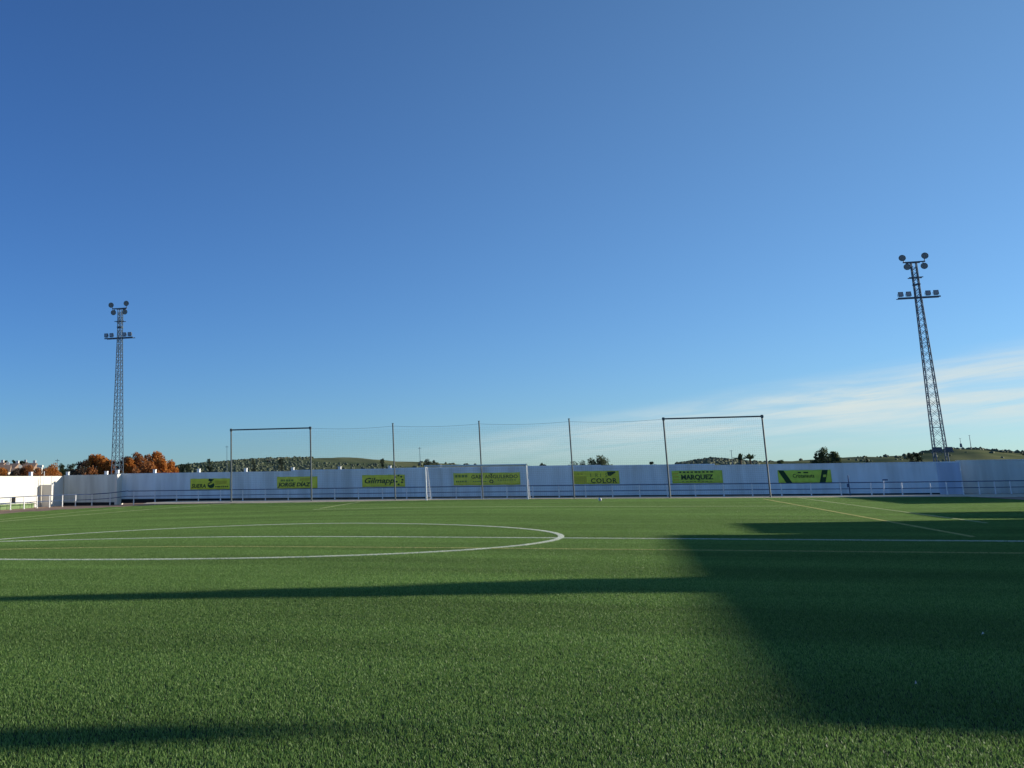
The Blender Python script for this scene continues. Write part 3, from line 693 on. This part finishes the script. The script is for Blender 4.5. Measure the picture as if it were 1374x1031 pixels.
# ================================================================== OFF TO THE RIGHT: STAND AND BUILDINGS THAT SHADE THE PITCH
m_stand = mat('stand_render', (0.66, 0.64, 0.58), 0.85, 0.08, 1.5, stains=0.25, streak=True)
m_roof = mat('roof_sheet', (0.30, 0.31, 0.32), 0.6, 0.1, 2.0)
def solid_building(name, x0, x1, y0, y1, h, label, cat, steps=False):
    e = empty(name, (x0, (y0+y1)/2, 0)); tag(e, label, cat); d = x1-x0; w = y1-y0
    if steps:
        mb = MB(); mb.box((d-0.15, 0, h/2-0.2), (0.3, w-0.02, h-0.02)); mb.build('back_wall', m_stand, e)
        for s in (-1, 1): mb = MB(); mb.box((d/2+0.35, s*(w/2-0.15), h/2-0.2), (d-1.3, 0.3, h-0.02)); mb.build('end_wall', m_stand, e)
        for k in range(5): mb = MB(); mb.box((d-0.3-(5-k)*0.85+0.42+0.0, 0, 0.2*(k+1)-0.1), (0.85, w-0.62, 0.4*(k+1))); mb.build('step', m_conc, e)
        for y in np.linspace(-w/2+0.4, w/2-0.4, 6): mb = MB(); mb.tube((0.35, y, -0.2), (0.35, y, h-0.2), 0.09, None, 10); mb.build('column', m_post, e)
    else:
        mb = MB(); mb.box((d/2+0.1, 0, (h-0.2)/2-0.15), (d-0.2, w-0.1, h-0.1)); mb.build('wall_body', m_stand, e)
        mb = MB(); mb.box((0.09, 0, 1.0), (0.06, 0.95, 2.05)); mb.build('door', m_rail, e)
    mb = MB(); mb.box((d/2, 0, h-0.1), (d, w, 0.2)); mb.build('roof', m_roof, e)
    return e
solid_building('grandstand', 32.0, 39.0, -13.3, 10.2, 4.32, 'covered stepped stand along the right touchline, outside the picture', 'stand', True)
solid_building('changing_room', 32.0, 39.0, 10.35, 17.0, 3.82, 'flat roofed white building next to the covered stand, outside the picture', 'building')
solid_building('store_room', 32.0, 37.0, 18.3, 24.4, 2.26, 'low flat roofed store room beyond the changing rooms, outside the picture', 'building')
wall('right_wall', (41.3, 61.5), (41.3, 41.0), -0.4, 3.6, 0.25, m_stand, 'high rendered wall along the far right side, outside the picture', course=False, plinth=False)

# ================================================================== TREES
def leaf_cloud(centres, radii, n, size, r, flat_=1.0):
    """n leaf quads on and in the clumps"""
    centres = np.array(centres); radii = np.array(radii); k = r.choice(len(centres), n, p=radii**1.3/np.sum(radii**1.3))
    d = r.normal(size=(n, 3)); d /= np.linalg.norm(d, axis=1)[:, None]
    rad = radii[k]*(r.uniform(0.25, 1.0, n)**0.5)*r.uniform(0.8, 1.15, n)
    p = centres[k]+d*rad[:, None]*np.array([1, 1, flat_])
    a = r.normal(size=(n, 3)); a /= np.linalg.norm(a, axis=1)[:, None]
    b = np.cross(a, r.normal(size=(n, 3))); b /= np.linalg.norm(b, axis=1)[:, None]
    s = (size*r.uniform(0.6, 1.4, n))[:, None]
    V = np.stack([p-a*s, p-b*s*0.55, p+a*s, p+b*s*0.55], 1).reshape(-1, 3)
    return V, np.arange(4*n)
m_bark = mat('bark', (0.09, 0.065, 0.045), 0.95, 0.25, 8.0)
def tree(name, base, height, width, material, label, n=1400, size=0.14, seed=0, trunk=0.28, shape='round', group=None, cat='tree'):
    r = np.random.default_rng(seed); rr_ = random.Random(seed)
    e = empty(name, tuple(base)); tag(e, label, cat, group)
    hb = height*trunk; cen = []; rad = []
    mb = MB(); mb.tube((0, 0, -0.5), (0, 0, hb), width*0.045, width*0.035, 7); mb.tube((0, 0, hb), (0, 0, height*0.8), width*0.035, width*0.008, 6)
    nc = 26
    for k in range(nc):
        a = rr_.uniform(0, 2*math.pi)
        if shape == 'round':
            t = rr_.uniform(0.02, 1.0)**0.6; q = width*rr_.uniform(0.10, 0.18); z = hb+(height-q*0.8-hb)*t; wr = width*0.42*math.sqrt(max(0.0, 1-max(0.0, (t-0.45)/0.62)**2.2))*rr_.uniform(0.15, 1.0)
        elif shape == 'cone':
            t = k/(nc-1); z = hb+(height-hb)*(0.03+t*0.95); wr = width*0.10*(1-t); q = max(0.10, width*0.46*(1-t*0.96))
        elif shape == 'flat':
            t = rr_.uniform(0.5, 0.95); z = height*t; wr = width/2*rr_.uniform(0.1, 0.8); q = width*0.16
        else:  # column
            t = rr_.uniform(0.0, 1.0); z = hb+(height-hb)*t*0.95; wr = width*0.25*(1-abs(t-.4)); q = width*rr_.uniform(0.18, 0.3)
        c = (math.cos(a)*wr, math.sin(a)*wr, z); cen.append(c); rad.append(q)
        if shape != 'cone' and k % 2 == 0: mb.tube((0, 0, max(hb*0.7, z-width*0.35)), c, width*0.018, width*0.006, 5)
    mb.build('trunk', m_bark, e)
    V, Fq = leaf_cloud(cen, rad, n, size, r, 1.0)
    V[:, 2] = np.minimum(V[:, 2], height*1.02)
    np_mesh('crown', V, Fq, 4, material, e)
    return e
m_orange = leafmat('autumn_leaves', (0.36, 0.13, 0.028), (0.62, 0.27, 0.065), 0.5)
m_rust = leafmat('rust_leaves', (0.24, 0.095, 0.035), (0.44, 0.19, 0.065), 0.45)
m_brownl = leafmat('brown_leaves', (0.06, 0.04, 0.028), (0.13, 0.085, 0.05), 0.25)
m_dark = leafmat('evergreen_leaves', (0.022, 0.038, 0.018), (0.06, 0.085, 0.035), 0.2)
m_olive = leafmat('olive_leaves', (0.06, 0.085, 0.04), (0.15, 0.18, 0.085), 0.35)
m_palm = leafmat('palm_leaves', (0.04, 0.06, 0.022), (0.10, 0.13, 0.045), 0.2)
def seen_tree(u, vtop, wpx, dist, material, label, shape='round', n=1400, size=None, name='tree', group=None, trunk=0.25):
    p = far_point(u, vtop, dist); zb = -1.9
    if dist > 165: zb = float(hill_z(math.atan2(p[0]-CAM[0], p[1]-CAM[1]), dist))-0.1
    h = max(1.0, p[2]-zb); w = wpx/F*dist*1.3; n = int(n*3.0)
    return tree(name, (p[0], p[1], zb), h, w, material, label, n, size or max(0.10, w*0.028), int(u*7+vtop), trunk, shape, group)
seen_tree(131, 610, 44, 112, m_orange, 'round orange autumn tree left of the left floodlight tower', n=2600, group='autumn trees behind the wall')
seen_tree(111, 615, 26, 116, m_brownl, 'bare brownish tree at the left edge of the orange trees', n=900, group='autumn trees behind the wall')
seen_tree(119, 626, 40, 109, m_rust, 'low rust brown tree below the orange tree left of the tower', n=1300, group='autumn trees behind the wall')
seen_tree(166, 611, 26, 117, m_brownl, 'dark twiggy tree directly behind the left floodlight tower', n=800, group='autumn trees behind the wall')
seen_tree(185, 607, 34, 112, m_rust, 'tall rust coloured tree just right of the left floodlight tower', n=2000, group='autumn trees behind the wall')
seen_tree(205, 606, 32, 114, m_orange, 'tallest orange tree, in the middle of the row right of the tower', n=2200, group='autumn trees behind the wall')
seen_tree(228, 618, 24, 111, m_orange, 'smaller orange tree at the right end of the autumn row', n=1500, group='autumn trees behind the wall')
seen_tree(196, 622, 46, 108, m_rust, 'wide rust brown bush under the autumn trees right of the tower', n=1600, group='autumn trees behind the wall')
seen_tree(148, 617, 20, 110, m_orange, 'orange tree touching the left side of the floodlight tower', n=1200, group='autumn trees behind the wall')
seen_tree(172, 614, 20, 110, m_orange, 'orange tree touching the right side of the floodlight tower', n=1200, group='autumn trees behind the wall')
seen_tree(217, 613, 24, 109, m_orange, 'orange tree between the tallest and the last of the autumn row', n=1400, group='autumn trees behind the wall')
seen_tree(108, 627, 24, 108, m_brownl, 'low brown bush at the left end of the autumn trees', n=900, group='autumn trees behind the wall')
seen_tree(68, 622, 26, 150, m_orange, 'orange tree in front of the town houses on the far left', n=1300, group='trees by the town')
seen_tree(34, 623, 34, 140, m_rust, 'wide rust tree between the town houses', n=1500, group='trees by the town')
seen_tree(6, 628, 26, 140, m_orange, 'orange tree at the left edge of the picture', n=1200, group='trees by the town')
seen_tree(52, 628, 22, 138, m_rust, 'small rust tree below the white chimney stack of the town', n=900, group='trees by the town')
seen_tree(18, 631, 24, 136, m_brownl, 'low brown tree in front of the leftmost houses', n=900, group='trees by the town')
for u, v, w, lab in ((84, 622, 14, 'dark green tree between the town and the autumn trees, left one'), (95, 621, 16, 'dark green tree between the town and the autumn trees, right one'), (8, 617.5, 10, 'dark tree top above the leftmost houses'), (20, 616.5, 10, 'dark tree top above the second house roof'), (30, 617, 9, 'dark tree top right of the house roofs')):
    seen_tree(u, v, w, 210, m_dark, lab, n=700, group='dark trees behind the town')
# trees on and before the hills
HT = [(242, 622, 14, m_dark, 'dark bushy tree right behind the last orange tree', 'round'), (251, 621, 12, m_dark, 'dark tree at the left foot of the hill', 'round'), (281, 615.5, 8, m_dark, 'small round tree standing up on the left hill ridge', 'round'),
      (377, 613.5, 9, m_dark, 'dark tree at the top of the tan hill track', 'round'), (340, 615.5, 7, m_dark, 'small dark tree on the ridge left of the hill track', 'round'), (513, 615, 6, m_dark, 'small flat topped pine on the hill ridge', 'flat'),
      (573, 616, 10, m_dark, 'dark tree left of the goal above the wall', 'round'), (583, 617.5, 9, m_dark, 'second dark tree above the left goal post', 'round'), (706, 622, 10, m_olive, 'low grey green bush above the right goal post', 'round'), (728, 621, 10, m_dark, 'low dark bush right of the goal above the wall', 'flat'),
      (769, 618.5, 18, m_olive, 'grey green tree beside the fifth net post', 'round'), (788, 613.5, 22, m_olive, 'left half of the big tree clump above the wall', 'round'), (799, 611, 26, m_olive, 'tallest tree of the clump above the wall right of the goal', 'round'), (811, 614.5, 22, m_olive, 'right lower tree of the big clump above the wall', 'round'),
      (876, 619, 8, m_dark, 'small dark tree left of the sixth net post', 'flat'), (1046, 615.5, 10, m_olive, 'small grey green tree right of the last net post', 'round'), (1163, 612, 6, m_dark, 'tiny conical tree on the right hill', 'cone'), (1221, 607.5, 9, m_dark, 'dark bush at the left end of the right hilltop', 'round'), (1231, 607.5, 7, m_dark, 'dark bush next to the right floodlight tower', 'flat')]
for u, v, w, mt_, lab, shp in HT:
    seen_tree(u, v, w, 330 if u < 640 or u > 1130 else 190, mt_, lab, shp, n=700, trunk=0.1 if shp != 'flat' else 0.4)
def palm(u, vtop, dist, lab, lean=0.0, fr=9, flen=1.6, stem=True):
    p = far_point(u, vtop, dist); zb = -1.9 if dist < 165 else float(hill_z(math.atan2(p[0]-CAM[0], p[1]-CAM[1]), dist))-0.1
    h = p[2]-zb-flen*0.45; e = empty('palm_tree', (p[0], p[1], zb)); tag(e, lab, 'palm')
    mb = MB(); mb.tube((0, 0, -0.3), (lean*h, 0, h), 0.16, 0.13, 7); mb.build('trunk', m_bark, e)
    rs = random.Random(int(u))
    for k in range(fr):
        a = 2*math.pi*k/fr+rs.uniform(-.3, .3); el_ = rs.uniform(0.45, 1.5); mb = MB(); pr_ = None
        for j in range(6):
            s = j/5; x = flen*s*math.cos(el_); z = flen*s*math.sin(el_)-0.32*flen*s*s; w_ = 0.24*math.sin(math.pi*min(1, 0.15+s*0.85))+0.02
            c = Vector((lean*h+math.cos(a)*x, math.sin(a)*x, h+z)); n_ = Vector((-math.sin(a), math.cos(a), 0))*w_
            mb.v += [tuple(c-n_-Vector((0, 0, w_*.5))), tuple(c), tuple(c+n_-Vector((0, 0, w_*.5)))]
        for j in range(5):
            q = 3*j; mb.f += [(q, q+1, q+4, q+3), (q+1, q+2, q+5, q+4)]
        mb.build('frond', m_palm, e)
    return e
palm(994, 611, 170, 'left palm with drooping head above the wall inside the right net frame', -0.02, 9, 1.4)
palm(1003, 610.5, 172, 'right palm with drooping head above the wall inside the right net frame', 0.05, 9, 1.3)
for u, v, w, lab in ((1109, 598.5, 26, 'tall bushy tree standing above the rightmost banner'), (1100, 603.5, 9, 'upright side stem left of the tall bushy tree'), (1118, 604.5, 9, 'upright side stem right of the tall bushy tree'), (1093.5, 604.5, 5, 'thin leaning shoot at the left edge of the bushy tree'), (1123.5, 608.5, 7, 'short shoot at the right edge of the bushy tree')):
    seen_tree(u, v, w, 160, m_olive, lab, 'column' if w < 10 else 'round', n=900, trunk=0.1)
for u, v, w, lab in ((1106, 611, 22, 'dark bush round the stems of the palm cluster'), (1093, 617, 14, 'low dark bush left of the palm cluster')):
    seen_tree(u, v, w, 163, m_olive, lab, 'round', n=800, trunk=0.05, name='bush')
# two slim trees beside the stand, behind the camera's right edge
tree('cypress', (38.6, -0.9+0.0, -0.1), 8.3, 6.2, m_dark, 'tall dark cypress behind the covered stand, outside the picture', 24000, 0.16, 5, 0.05, 'cone')
tree('slender_tree', (40.5, -9.3, -0.1), 8.8, 0.8, m_dark, 'slender tree with a high narrow crown behind the stand, outside the picture', 3500, 0.10, 9, 0.80, 'column')

# scrub on the hills: nobody could count it
def scrub(name, spots, material, label):
    r = np.random.default_rng(11); V = []; Fc = []
    ico = bmesh.new(); bmesh.ops.create_icosphere(ico, subdivisions=1, radius=1.0); bv = np.array([v.co[:] for v in ico.verts]); bf = np.array([[v.index for v in f.verts] for f in ico.faces]); ico.free()
    off = 0
    for x, y, z, s in spots:
        k = bv*np.array([s*r.uniform(.8, 1.4), s*r.uniform(.8, 1.4), s*r.uniform(.6, 1.1)])*r.uniform(.7, 1.3, (len(bv), 1))+np.array([x, y, z+s*0.3]); V.append(k); Fc.append(bf+off); off += len(bv)
    o = np_mesh(name, np.concatenate(V), np.concatenate(Fc).ravel(), 3, material)
    tag(o, label, 'scrub', kind='stuff'); return o
spots = []
def scatter(u0, u1, n, r0, r1, s0, s1):
    for _ in range(n):
        u = random.uniform(u0, u1); a = math.atan2(*(far_point(u, 600, 100)-CAM)[:2]); r_ = random.uniform(r0, r1)
        spots.append((CAM[0]+math.sin(a)*r_, CAM[1]+math.cos(a)*r_, float(hill_z(a, r_)), random.uniform(s0, s1)))
scatter(235, 420, 700, 300, 600, 0.25, 0.75); scatter(235, 640, 1400, 215, 420, 0.22, 0.7); scatter(300, 400, 40, 590, 622, 0.4, 1.0)
scatter(560, 640, 60, 400, 600, .4, .9); scatter(905, 1015, 1500, 420, 622, 0.3, 0.9); scatter(905, 1040, 60, 590, 625, 0.5, 1.0)
scatter(1030, 1240, 50, 350, 600, .3, .8); scatter(1235, 1400, 200, 605, 628, 0.6, 1.3); scatter(1100, 1400, 40, 300, 560, 0.4, .8)
m_scrub = leafmat('scrub_leaves', (0.065, 0.085, 0.05), (0.15, 0.17, 0.10), 0.1)
scrub('scrub', spots, m_scrub, 'dark green scrub bushes covering the distant hills')

# ================================================================== HOUSES AND MASTS
m_hw = mat('house_white', (0.74, 0.71, 0.64), 0.9, 0.08, 0.8); m_ho = mat('house_ochre', (0.58, 0.46, 0.32), 0.9, 0.1, 0.8)
m_tile = mat('roof_tiles', (0.30, 0.20, 0.14), 0.9, 0.2, 1.5); m_win = mat('dark_window', (0.03, 0.035, 0.045), 0.2, 0.1)
def house(u, vtop, wpx, dist, m_, label, rz, depth=7.0):
    p = far_point(u, vtop, dist); w = wpx/F*dist; h = p[2]+1.9
    e = empty('town_house', (p[0], p[1], -1.9), rz); tag(e, label, 'house', 'town houses on the far left')
    rh = min(1.2, h*0.18); wh = h-rh
    mb = MB(); mb.box((0, 0, wh/2), (w, depth, wh)); mb.build('wall', m_, e)
    mb = MB(); ov = 0.25
    mb.v = [(-w/2-ov, -depth/2-ov, wh+.01), (w/2+ov, -depth/2-ov, wh+.01), (w/2+ov, depth/2+ov, wh+.01), (-w/2-ov, depth/2+ov, wh+.01), (-w/2-ov, 0, h), (w/2+ov, 0, h)]
    mb.f = [(0, 1, 5, 4), (2, 3, 4, 5), (1, 2, 5), (3, 0, 4), (3, 2, 1, 0)]; rf = mb.build('roof', m_tile, e)
    mb = MB(); mb.box((w*0.28, depth*0.15, h), (0.5, 0.5, 1.0)); mb.build('chimney', m_hw, rf)
    nw = max(1, int(w/2.4))
    for k in range(nw):
        for z in (wh-1.3, wh-3.9):
            if z < 1: continue
            x = -w/2+w*(k+0.5)/nw; wn = MB(); wn.box((x, -depth/2-0.02, z), (0.85, 0.08, 1.2)); wo = wn.build('window', m_win, e)
            sl_ = MB(); sl_.box((x, -depth/2-0.06, z-0.66), (1.05, 0.16, 0.08)); sl_.build('sill', m_hw, wo)
    return e
HS = [(-4, 621, 18, 205, m_ho, 'ochre house at the left edge of the picture', 0.3), (6, 624, 13, 190, m_hw, 'white house nearest the left edge', 0.5), (17, 622, 14, 200, m_hw, 'white house second from the left edge', 0.25), (29, 620.5, 13, 215, m_ho, 'ochre house in the middle of the town', 0.4),
      (41, 621.5, 13, 210, m_hw, 'tall white house left of the chimney stack', 0.35), (62, 629, 15, 185, m_hw, 'low white house behind the right town trees', 0.2), (24, 628.5, 12, 170, m_hw, 'small white house in front of the ochre one', 0.6)]
for a_ in HS: house(*a_)
p = far_point(54, 624, 165); e = empty('chimney_stack', (p[0], p[1], -1.9), 0.3); tag(e, 'white chimney stack standing above the town trees', 'chimney')
mb = MB(); mb.box((0, 0, (p[2]+1.9)/2-0.2), (0.62, 0.62, p[2]+1.5)); mb.build('shaft', m_hw, e); mb = MB(); mb.box((0, 0, p[2]+1.7), (0.8, 0.8, 0.3)); mb.build('crown', m_hw, e)
def mast(u, vtop, dist, label, r0=0.12, head=False):
    p = far_point(u, vtop, dist); zb = -1.9 if dist < 165 else float(hill_z(math.atan2(p[0]-CAM[0], p[1]-CAM[1]), dist))-0.3
    e = empty('mast', (p[0], p[1], zb)); tag(e, label, 'mast', 'distant masts')
    h = p[2]-zb; mb = MB(); mb.tube((0, 0, 0), (0, 0, h), r0, r0*0.5, 6); mb.build('pole', m_steel, e)
    mb = MB(); mb.box((0, 0, h*0.96), (0.9, 0.08, 0.08)); mb.build('cross_arm', m_steel, e)
    if head: mb = MB(); mb.tube((0, 0, h*0.25), (0, 0, h*0.55), 0.55, 0.4, 8); mb.build('equipment', m_steel, e)
mast(304.5, 598, 300, 'thin mast just left of the left net frame', 0.10)
mast(563, 600, 300, 'thin mast left of the goal'); mast(981, 604, 350, 'mast on the wooded hill inside the right net frame')
mast(1288, 588, 560, 'mast with equipment drum on the right hilltop', 0.12, True); mast(1300.5, 584, 560, 'taller thin mast on the right hilltop', 0.16); mast(77, 616, 210, 'thin mast right of the town houses', 0.10)

# ================================================================== LITTER
m_litter = mat('white_scrap', (0.75, 0.76, 0.74), 0.7, 0.05)
for k, (x, y, s, lab) in enumerate([(14.2, -17.4, 0.016, 'tiny white paper scrap in the middle of the big shadow'), (12.95, -20.4, 0.009, 'tiny white scrap near the lower edge of the big shadow'), (17.4, -13.1, 0.02, 'tiny white scrap far right in the big shadow')]):
    mb = MB(); r_ = random.Random(k); z = gz(x, y)+0.035
    mb.v = [(x-s, y-s*.5, z), (x+s*.3, y-s*.6, z+.012), (x+s, y+s*.4, z+.002), (x-s*.2, y+s*.7, z+.014), (x, y, z+.026)]; mb.f = [(0, 1, 4), (1, 2, 4), (2, 3, 4), (3, 0, 4), (3, 2, 1, 0)]
    tag(mb.build('paper_scrap', m_litter), lab, 'litter', 'scraps on the turf')
